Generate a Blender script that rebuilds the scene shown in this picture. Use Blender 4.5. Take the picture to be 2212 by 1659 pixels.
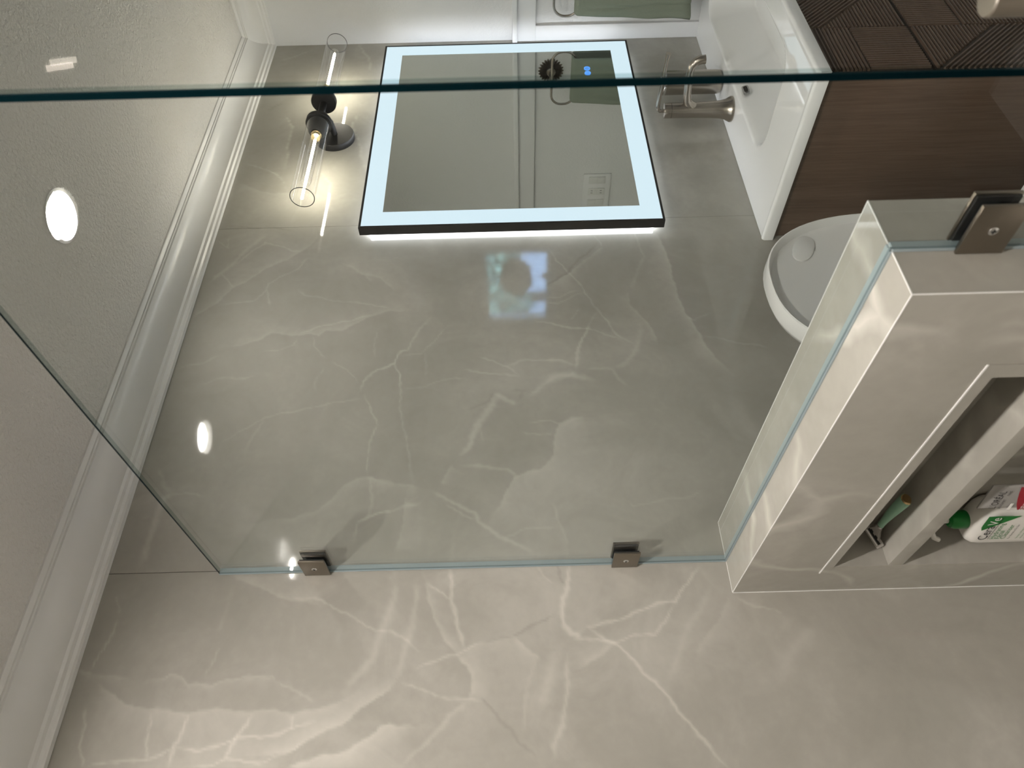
import bpy, bmesh, math, random
import numpy as np
from mathutils import Vector, Matrix
for o in list(bpy.data.objects): bpy.data.objects.remove(o)
S = bpy.context.scene
COL = S.collection
# ------------------------------------------------------------------ camera
RT, UP, FW = Vector((0.8017,-0.59715,-0.0261)), Vector((0.02134,-0.01505,0.99966)), Vector((0.59734,0.80199,-0.00067))
cam = bpy.data.cameras.new('camera'); camo = bpy.data.objects.new('camera', cam); COL.objects.link(camo)
ax, ay, az = -UP, RT, -FW            # the photograph lies on its side: its left edge is up in the room
camo.matrix_world = Matrix(((ax.x,ay.x,az.x,0.0),(ax.y,ay.y,az.y,-1.35),(ax.z,ay.z,az.z,1.531),(0,0,0,1)))
cam.sensor_fit = 'HORIZONTAL'; cam.sensor_width = 36.0; cam.lens = 26.045; cam.clip_start = 0.02
cam.dof.use_dof = True; cam.dof.focus_distance = 1.8; cam.dof.aperture_fstop = 7.5
S.camera = camo
# ------------------------------------------------------------------ world, exposure
W = bpy.data.worlds.new('daylight'); S.world = W; W.use_nodes = True
W.node_tree.nodes['Background'].inputs[0].default_value = (0.42,0.66,1.0,1); W.node_tree.nodes['Background'].inputs[1].default_value = 8.0
S.view_settings.view_transform = 'Standard'; S.view_settings.look = 'None'
S.view_settings.gamma = 1.0; S.view_settings.use_curve_mapping = False; S.view_settings.exposure = 0.5
sun = bpy.data.lights.new('sun','SUN'); sun.energy = 9.0; sun.angle = 0.02; suno = bpy.data.objects.new('sun',sun); COL.objects.link(suno)
suno.location = (-4,-2,8); suno.rotation_euler = Vector((1.0,-0.35,-0.9)).to_track_quat('-Z','Y').to_euler()
DOWN_L = 620.0      # radiance of the recessed ceiling lamps
FILAMENT_L = 95.0
# ------------------------------------------------------------------ material helpers
def mat(name, col, rough=0.5, metal=0.0, emit=None, estr=0.0, spec=0.5, coat=0.0, alpha=None):
    m = bpy.data.materials.new(name); m.use_nodes = True; b = m.node_tree.nodes['Principled BSDF']
    b.inputs['Base Color'].default_value = (*col,1); b.inputs['Roughness'].default_value = rough; b.inputs['Metallic'].default_value = metal
    b.inputs['Specular IOR Level'].default_value = spec; b.inputs['Coat Weight'].default_value = coat
    if emit: b.inputs['Emission Color'].default_value = (*emit,1); b.inputs['Emission Strength'].default_value = estr
    return m
def NT(m): return m.node_tree, m.node_tree.nodes['Principled BSDF']
def node(t, kind, **kw):
    n = t.nodes.new(kind)
    for k, v in kw.items(): setattr(n, k, v)
    return n
def math_node(t, op, a, b=None, clamp=False):
    n = node(t,'ShaderNodeMath',operation=op,use_clamp=clamp)
    for i, v in enumerate((a,b)):
        if v is None: continue
        if isinstance(v,(int,float)): n.inputs[i].default_value = v
        else: t.links.new(v,n.inputs[i])
    return n.outputs[0]
def noise(t, vec, scale, detail=3, rough=0.5, dist=0.0):
    n = node(t,'ShaderNodeTexNoise'); n.inputs['Scale'].default_value = scale; n.inputs['Detail'].default_value = detail
    n.inputs['Roughness'].default_value = rough; n.inputs['Distortion'].default_value = dist; t.links.new(vec,n.inputs['Vector']); return n
def ramp(t, fac, stops):
    r = node(t,'ShaderNodeValToRGB'); e = r.color_ramp.elements
    e[0].position, e[0].color = stops[0][0], (*stops[0][1],1); e[1].position, e[1].color = stops[-1][0], (*stops[-1][1],1)
    for p, c in stops[1:-1]: x = e.new(p); x.color = (*c,1)
    t.links.new(fac,r.inputs['Fac']); return r.outputs['Color']
def coords(t, scale=None):
    c = node(t,'ShaderNodeTexCoord').outputs['Object']
    if scale:
        mp = node(t,'ShaderNodeMapping'); mp.inputs['Scale'].default_value = scale; t.links.new(c,mp.inputs['Vector']); c = mp.outputs[0]
    return c
def bump(t, b, h, strength, dist=0.01):
    n = node(t,'ShaderNodeBump'); n.inputs['Strength'].default_value = strength; n.inputs['Distance'].default_value = dist
    t.links.new(h,n.inputs['Height']); t.links.new(n.outputs[0],b.inputs['Normal'])
def onyx(name, traced):
    m = mat(name,(.4,.38,.34),0.045,spec=0.5); t, b = NT(m); c = coords(t)
    big = noise(t,c,1.9,5,0.55,0.8).outputs['Fac']; mid = noise(t,c,7.0,4,0.6,1.2).outputs['Fac']; fine = noise(t,c,60,3).outputs['Fac']
    v = math_node(t,'MULTIPLY',math_node(t,'SUBTRACT',big,0.5),0.75)
    v = math_node(t,'ADD',v,math_node(t,'MULTIPLY',math_node(t,'SUBTRACT',mid,0.5),0.30))
    v = math_node(t,'ADD',v,math_node(t,'MULTIPLY',math_node(t,'SUBTRACT',fine,0.5),0.10))
    if traced:
        a = node(t,'ShaderNodeAttribute',attribute_name='onyx').outputs['Fac']
        v = math_node(t,'ADD',v,math_node(t,'MULTIPLY',a,0.36))
    else:
        w = node(t,'ShaderNodeVectorMath',operation='SCALE'); t.links.new(noise(t,c,2.5,4).outputs['Color'],w.inputs[0]); w.inputs['Scale'].default_value = 0.35
        ad = node(t,'ShaderNodeVectorMath',operation='ADD'); t.links.new(c,ad.inputs[0]); t.links.new(w.outputs[0],ad.inputs[1])
        vo = node(t,'ShaderNodeTexVoronoi',feature='DISTANCE_TO_EDGE'); vo.inputs['Scale'].default_value = 3.2; t.links.new(ad.outputs[0],vo.inputs['Vector'])
        mr = node(t,'ShaderNodeMapRange'); mr.inputs[1].default_value = 0.0; mr.inputs[2].default_value = 0.05; mr.inputs[3].default_value = 1.0; mr.inputs[4].default_value = 0.0
        t.links.new(vo.outputs['Distance'],mr.inputs[0])
        mk = math_node(t,'MULTIPLY',mr.outputs[0],math_node(t,'MULTIPLY',math_node(t,'SUBTRACT',noise(t,c,4,2).outputs['Fac'],0.42),2.2,True))
        v = math_node(t,'ADD',v,math_node(t,'MULTIPLY',mk,0.75))
    col = ramp(t,math_node(t,'ADD',v,0.45),[(0,(.232,.222,.195)),(.45,(.372,.356,.318)),(1,(.64,.615,.56))])
    t.links.new(col,b.inputs['Base Color']); return m
M = {}
M['onyx'] = onyx('polished_onyx_tile', True)
M['onyx2'] = onyx('polished_onyx_tile_plain', False)
M['grout'] = mat('grout',(.42,.40,.36),0.8)
def paint(name, col, rough, scale, strength):
    m = mat(name,col,rough); t, b = NT(m); c = coords(t)
    n = noise(t,c,scale,4,0.6,0.3).outputs['Fac']; bump(t,b,n,strength,0.008 if strength>.9 else 0.004); return m
M['ceiling'] = paint('ceiling_texture_paint',(.84,.82,.78),0.32,120,1.0)
M['wallpaint'] = paint('wall_paint',(.76,.76,.765),0.5,120,0.35)
M['white'] = mat('white_trim_paint',(.80,.795,.78),0.28)
M['board'] = mat('white_board_paint',(.80,.80,.81),0.4)
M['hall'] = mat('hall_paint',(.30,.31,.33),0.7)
M['floor'] = mat('pale_bounce_floor',(.74,.72,.68),0.3)  # unseen floor, colour made pale to bounce light onto the ceiling
M['ceramic'] = mat('white_ceramic',(.87,.87,.865),0.03,spec=0.7)
M['plastic'] = mat('white_plastic',(.76,.755,.74),0.22)
def brushed(name, col, rough, sc):
    m = mat(name,col,rough,1.0); t, b = NT(m); n = noise(t,coords(t,sc),1.0,3).outputs['Fac']
    r = math_node(t,'ADD',math_node(t,'MULTIPLY',math_node(t,'SUBTRACT',n,.5),.10),rough); t.links.new(r,b.inputs['Roughness']); return m
M['nickel'] = mat('brushed_nickel',(.43,.39,.345),0.26,1.0)
M['nickel_h'] = brushed('brushed_nickel_fixture',(.40,.36,.31),0.3,(40,900,900))
M['bronze'] = brushed('satin_clamp_metal',(.27,.235,.195),0.3,(40,900,900))
M['chrome_d'] = mat('dark_chrome',(.42,.42,.42),0.12,1.0)
M['chrome'] = mat('chrome',(.8,.8,.8),0.08,1.0)
M['black'] = mat('matte_black_metal',(.012,.012,.013),0.45,spec=.35)
M['frame'] = mat('black_mirror_frame',(.004,.004,.005),0.5,spec=.15)
M['blackgap'] = mat('black_gasket',(.006,.006,.006),0.8)
M['brass'] = mat('brass_socket',(.75,.6,.32),0.25,1.0)
M['gold'] = mat('gold_cap',(.70,.50,.26),0.2,1.0)
M['mirror'] = mat('mirror_silver',(.66,.69,.65),0.0,1.0)
M['led'] = mat('led_band',(.05,.05,.05),0.4,emit=(.66,.81,.90),estr=0.80)
M['back_led'] = mat('led_backlight',(.6,.6,.6),0.4,emit=(.90,.93,1.0),estr=9.5)
M['blue'] = mat('blue_touch_light',(.02,.05,.2),0.4,emit=(.10,.36,1.0),estr=0.8)
for _k,_f in (('lens',.26),('lens_bath',.36),('lens_dim',.006),('lens_shower',.55),('lens_shower_fill',1.9)): M[_k] = mat('downlight_'+_k,(.9,.9,.9),0.5,emit=(1.0,.935,.87),estr=DOWN_L*_f)
M['baffle'] = mat('downlight_baffle',(.80,.80,.78),0.4)
M['filament'] = mat('glowing_filament',(1,.9,.7),0.5,emit=(1.0,.91,.75),estr=FILAMENT_L)
M['fanlight'] = mat('fan_light_lens',(.9,.88,.8),0.4,emit=(1.0,.86,.74),estr=9.0)
def clear_glass(name, tint, f0=0.04, boost=1.0):
    m = bpy.data.materials.new(name); m.use_nodes = True; t = m.node_tree; t.nodes.clear()
    out = node(t,'ShaderNodeOutputMaterial'); tr = node(t,'ShaderNodeBsdfTransparent'); tr.inputs[0].default_value = (*tint,1)
    gl = node(t,'ShaderNodeBsdfGlossy'); gl.inputs['Roughness'].default_value = 0.0; gl.inputs['Color'].default_value = (1,1,1,1)
    g = node(t,'ShaderNodeNewGeometry'); d = node(t,'ShaderNodeVectorMath',operation='DOT_PRODUCT')
    t.links.new(g.outputs['Incoming'],d.inputs[0]); t.links.new(g.outputs['Normal'],d.inputs[1])
    c = math_node(t,'ABSOLUTE',d.outputs['Value']); p = math_node(t,'POWER',math_node(t,'SUBTRACT',1.0,c,True),5.0)
    f = math_node(t,'ADD',math_node(t,'MULTIPLY',p,1.0-f0),f0*boost,True)
    mx = node(t,'ShaderNodeMixShader'); t.links.new(f,mx.inputs[0]); t.links.new(tr.outputs[0],mx.inputs[1]); t.links.new(gl.outputs[0],mx.inputs[2])
    t.links.new(mx.outputs[0],out.inputs['Surface']); return m
M['glass'] = clear_glass('shower_glass',(.948,.966,.960),0.028)
M['shade_glass'] = clear_glass('clear_shade_glass',(.985,.985,.985),0.06)
M['pane'] = clear_glass('window_glass',(.98,.99,.99))
M['edge'] = mat('glass_edge',(.003,.018,.023),0.5,spec=0.0)
M['joint'] = mat('glass_edge_in_silicone',(.14,.19,.205),0.4)
def soft_edge():
    m = mat('glass_edge_inner',(.003,.018,.023),0.5,spec=0.0); t, b = NT(m); out = [n for n in t.nodes if n.type=='OUTPUT_MATERIAL'][0]
    tr = node(t,'ShaderNodeBsdfTransparent'); tr.inputs[0].default_value = (.62,.70,.69,1); g = node(t,'ShaderNodeNewGeometry'); mx = node(t,'ShaderNodeMixShader')
    t.links.new(g.outputs['Backfacing'],mx.inputs[0]); t.links.new(b.outputs[0],mx.inputs[1]); t.links.new(tr.outputs[0],mx.inputs[2]); t.links.new(mx.outputs[0],out.inputs['Surface']); return m
M['edge_soft'] = soft_edge()
M['edge_thin'] = mat('glass_rim',(.03,.03,.035),0.1)
M['silicone'] = mat('clear_silicone',(.30,.36,.38),0.45)
def wood(name, a, bcol, sc):
    m = mat(name,a,0.42); t, b = NT(m); c = coords(t,sc)
    n = noise(t,c,1.0,6,0.65,0.6).outputs['Fac']; n2 = noise(t,coords(t,tuple(s*.12 for s in sc)),1.0,3,0.5,1.5).outputs['Fac']
    f = math_node(t,'ADD',math_node(t,'MULTIPLY',n,0.65),math_node(t,'MULTIPLY',n2,0.35))
    t.links.new(ramp(t,f,[(.3,a),(.7,bcol)]),b.inputs['Base Color']); bump(t,b,n,0.15,0.001); return m
M['wood'] = wood('dark_oak_veneer',(.075,.042,.026),(.155,.098,.066),(170,170,7))
M['wood_h'] = wood('dark_oak_ribs',(.085,.050,.034),(.150,.096,.068),(20,120,120))
M['wood_d'] = mat('dark_wood_core',(.03,.017,.011),0.6)
def cloth(name, col):
    m = mat(name,col,0.9,spec=0.1); t, b = NT(m); n = noise(t,coords(t),420,2).outputs['Fac']; bump(t,b,n,0.6,0.002); return m
M['towel'] = cloth('sage_terry',(.235,.270,.215))
M['mint'] = mat('mint_rubber',(.28,.50,.36),0.45)
M['grey_plastic'] = mat('grey_plastic',(.33,.31,.28),0.35)
M['green'] = mat('green_print',(.0,.17,.02),0.35)
M['bottle'] = mat('bottle_white',(.72,.70,.66),0.35)
M['ink'] = mat('black_ink',(.012,.012,.016),0.5)
M['ink_w'] = mat('white_ink',(.8,.79,.76),0.5)
M['carton'] = mat('grey_carton',(.31,.30,.285),0.4)
M['red'] = mat('red_print',(.30,.006,.02),0.4)
M['leafdark'] = mat('dark_leaf',(.02,.03,.02),0.7)
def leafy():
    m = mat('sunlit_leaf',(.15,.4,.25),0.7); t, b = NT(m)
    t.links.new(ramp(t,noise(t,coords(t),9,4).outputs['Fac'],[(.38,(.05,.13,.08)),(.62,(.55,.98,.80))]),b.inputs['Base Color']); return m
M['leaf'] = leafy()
M['bark'] = mat('bark',(.10,.07,.05),0.9)
M['bluewall'] = mat('pale_blue_siding',(.62,.74,.92),0.7)
# ------------------------------------------------------------------ mesh helpers
class MB:
    def __init__(s): s.v, s.f, s.mi = [], [], []
    def add(s, vs, fs, mi=0):
        k = len(s.v); s.v += [tuple(v) for v in vs]; s.f += [tuple(i+k for i in f) for f in fs]; s.mi += [mi]*len(fs); return s
    def box(s, x0,x1,y0,y1,z0,z1, mi=0):
        return s.add([(x0,y0,z0),(x1,y0,z0),(x1,y1,z0),(x0,y1,z0),(x0,y0,z1),(x1,y0,z1),(x1,y1,z1),(x0,y1,z1)],
            [(0,3,2,1),(4,5,6,7),(0,1,5,4),(1,2,6,5),(2,3,7,6),(3,0,4,7)],mi)
    def lathe(s, prof, c=(0,0,0), axis='z', n=32, mi=0, cap0=True, cap1=True, rx=1.0, ry=1.0):
        vs, fs = [], []
        for r, h in prof:
            for i in range(n):
                a = 2*math.pi*i/n; p = (r*rx*math.cos(a), r*ry*math.sin(a), h)
                if axis == 'x': p = (p[2],p[0],p[1])
                elif axis == 'y': p = (p[1],p[2],p[0])
                vs.append((p[0]+c[0],p[1]+c[1],p[2]+c[2]))
        for j in range(len(prof)-1):
            for i in range(n):
                k = (i+1)%n; fs.append((j*n+i,j*n+k,(j+1)*n+k,(j+1)*n+i))
        if cap0: fs.append(tuple(range(n-1,-1,-1)))
        if cap1: fs.append(tuple((len(prof)-1)*n+i for i in range(n)))
        return s.add(vs,fs,mi)
    def tube(s, pts, r, n=12, mi=0, closed=False, flat=1.0):
        pts = [Vector(p) for p in pts]; m = len(pts); vs, fs = [], []; prev = None
        for i, p in enumerate(pts):
            a = pts[(i-1)%m] if (closed or i>0) else p; b = pts[(i+1)%m] if (closed or i<m-1) else p
            d = (b-a).normalized()
            if prev is None:
                u = d.cross(Vector((0,0,1)));  u = u if u.length>1e-4 else d.cross(Vector((1,0,0))); u.normalize()
            else: u = (prev-d*prev.dot(d)).normalized()
            prev = u; w = d.cross(u); rr = r[i] if isinstance(r,(list,tuple)) else r
            for k in range(n):
                t = 2*math.pi*k/n; vs.append(p+u*(rr*math.cos(t))+w*(rr*flat*math.sin(t)))
        for i in range(m if closed else m-1):
            j = (i+1)%m
            for k in range(n): l = (k+1)%n; fs.append((i*n+k,i*n+l,j*n+l,j*n+k))
        if not closed: fs += [tuple(range(n-1,-1,-1)), tuple((m-1)*n+k for k in range(n))]
        return s.add(vs,fs,mi)
    def loft(s, rings, mi=0, cap0=True, cap1=True):
        n = len(rings[0]); vs = [p for r in rings for p in r]; fs = []
        for j in range(len(rings)-1):
            for i in range(n): k = (i+1)%n; fs.append((j*n+i,j*n+k,(j+1)*n+k,(j+1)*n+i))
        if cap0: fs.append(tuple(range(n-1,-1,-1)))
        if cap1: fs.append(tuple((len(rings)-1)*n+i for i in range(n)))
        return s.add(vs,fs,mi)
    def build(s, name, m, parent=None, smooth=False, bevel=0.0, seg=2, auto=None):
        me = bpy.data.meshes.new(name); me.from_pydata(s.v,[],s.f); me.validate()
        for x in (m if isinstance(m,(list,tuple)) else [m]): me.materials.append(M[x])
        for p, i in zip(me.polygons,s.mi): p.material_index = i
        bm = bmesh.new(); bm.from_mesh(me)
        if bevel: bmesh.ops.bevel(bm,geom=bm.edges[:],offset=bevel,segments=seg,affect='EDGES',profile=0.6,clamp_overlap=True)
        bmesh.ops.recalc_face_normals(bm,faces=bm.faces[:]); bm.to_mesh(me); bm.free()
        if smooth or bevel or auto:
            for p in me.polygons: p.use_smooth = True
            me.set_sharp_from_angle(angle=math.radians(auto or 35))
        o = bpy.data.objects.new(name,me); COL.objects.link(o)
        if parent: o.parent = parent
        return o
def tag(o, label=None, cat=None, group=None, kind=None):
    if label: o['label'] = label
    if cat: o['category'] = cat
    if group: o['group'] = group
    if kind: o['kind'] = kind
    return o
def thing(name, label, cat, loc=(0,0,0), rz=0.0, group=None):
    o = bpy.data.objects.new(name,None); o.empty_display_size = 0.05; COL.objects.link(o); o.location = loc; o.rotation_euler = (0,0,rz)
    return tag(o,label,cat,group)
def part(o, label): o['label'] = label; return o
def text(body, size, parent, loc, m, rot=(math.pi/2,0,0), name='lettering', sx=1.0, align='LEFT'):
    cu = bpy.data.curves.new(name,'FONT'); cu.body = body; cu.size = size; cu.align_x = align; cu.resolution_u = 3
    t = bpy.data.objects.new(name,cu); COL.objects.link(t)
    me = bpy.data.meshes.new_from_object(t.evaluated_get(bpy.context.evaluated_depsgraph_get())); bpy.data.objects.remove(t)
    me.materials.clear(); me.materials.append(M[m]); o = bpy.data.objects.new(name,me); COL.objects.link(o)
    o.parent = parent; o.location = loc; o.rotation_euler = rot; o.scale = (sx,1,1); return o
def prism_x(mb, poly, x0, x1, mi_face=0, mi_side=1, joints=()):      # poly in (y,z)
    n = len(poly); vs = [(x0,y,z) for y,z in poly]+[(x1,y,z) for y,z in poly]
    mb.add(vs,[tuple(range(n)),tuple(range(2*n-1,n-1,-1))],mi_face)
    k = len(mb.v)-2*n; xm = x0+.003; mv = [(xm,y,z) for y,z in poly]
    mb.v += mv; q = k+2*n
    mb.f += [(k+i,k+(i+1)%n,q+(i+1)%n,q+i) for i in range(n)]+[(q+i,q+(i+1)%n,k+n+(i+1)%n,k+n+i) for i in range(n)]; mb.mi += [mi_side+2 if i in joints else mi_side for i in range(n)]+[mi_face if i in joints else mi_side+1 for i in range(n)]
    return mb
def sup(a, b, e, n, cx=0, cy=0):                          # superellipse outline
    out = []
    for i in range(n):
        t = 2*math.pi*i/n; c, s_ = math.cos(t), math.sin(t)
        out.append((cx+a*math.copysign(abs(c)**(2/e),c), cy+b*math.copysign(abs(s_)**(2/e),s_)))
    return out
# ================================================================== THE SETTING
ZC = 2.40; XL, XR, YF = -0.95, 2.495, -3.40
LIGHTS = [(1.145,-0.40),(1.17,-1.38),(1.18,-2.25),(0.0,-0.40),(-.03,-1.24)]
# ceiling with round cut-outs for the recessed lamps
xs = sorted({XL-.1,XR+.1}|{c for x,_ in LIGHTS[:1] for c in (x-.09,x+.11)}|{-.09,.09}); ys = sorted({YF-.1,.1}|{c for _,y in LIGHTS for c in (y-.09,y+.09)})
RH = 0.047; mb = MB()
ys = [y for i,y in enumerate(ys) if i==0 or y-ys[i-1]>1e-6]
# rows: merge the two lamps that share a row
ys = [YF-.1,-2.34,-2.16,-1.47,-1.17,-.51,-.31,.1]
for i in range(len(xs)-1):
    for j in range(len(ys)-1):
        x0,x1,y0,y1 = xs[i],xs[i+1],ys[j],ys[j+1]
        hit = [l for l in LIGHTS if x0<l[0]<x1 and y0<l[1]<y1]
        if not hit: mb.add([(x0,y0,ZC),(x1,y0,ZC),(x1,y1,ZC),(x0,y1,ZC)],[(0,3,2,1)]); continue
        cx,cy = hit[0]; n = 48; outer, inner = [], []
        for k in range(n):
            a = 2*math.pi*k/n; dx,dy = math.cos(a),math.sin(a)
            tx = ((x1-cx) if dx>0 else (x0-cx))/dx if abs(dx)>1e-9 else 1e9; ty = ((y1-cy) if dy>0 else (y0-cy))/dy if abs(dy)>1e-9 else 1e9
            t = min(tx,ty); outer.append((cx+dx*t,cy+dy*t,ZC)); inner.append((cx+dx*RH,cy+dy*RH,ZC))
        # corner triangles are filled by adding the rectangle's corners to the ring
        mb.add(outer+inner,[(k,n+k,n+(k+1)%n,(k+1)%n) for k in range(n)])
        for qx,qy in ((x0,y0),(x1,y0),(x1,y1),(x0,y1)):
            a = math.atan2(qy-cy,qx-cx)%(2*math.pi); k = int(a/(2*math.pi/n))
            mb.add([outer[k],(qx,qy,ZC),outer[(k+1)%n]],[(0,1,2)])
ceil = tag(mb.build('ceiling','ceiling'),'beige grey textured ceiling','ceiling',kind='structure')
MB().box(XL-.1,XR+.1,YF-.1,.1,ZC+.16,ZC+.2).build('roof_deck','hall',ceil)
tag(MB().box(XL-.1,XR+.1,YF-.1,.1,-.05,0).build('floor','floor'),'floor of the bathroom, made pale to bounce light upward','floor',kind='structure')
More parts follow.
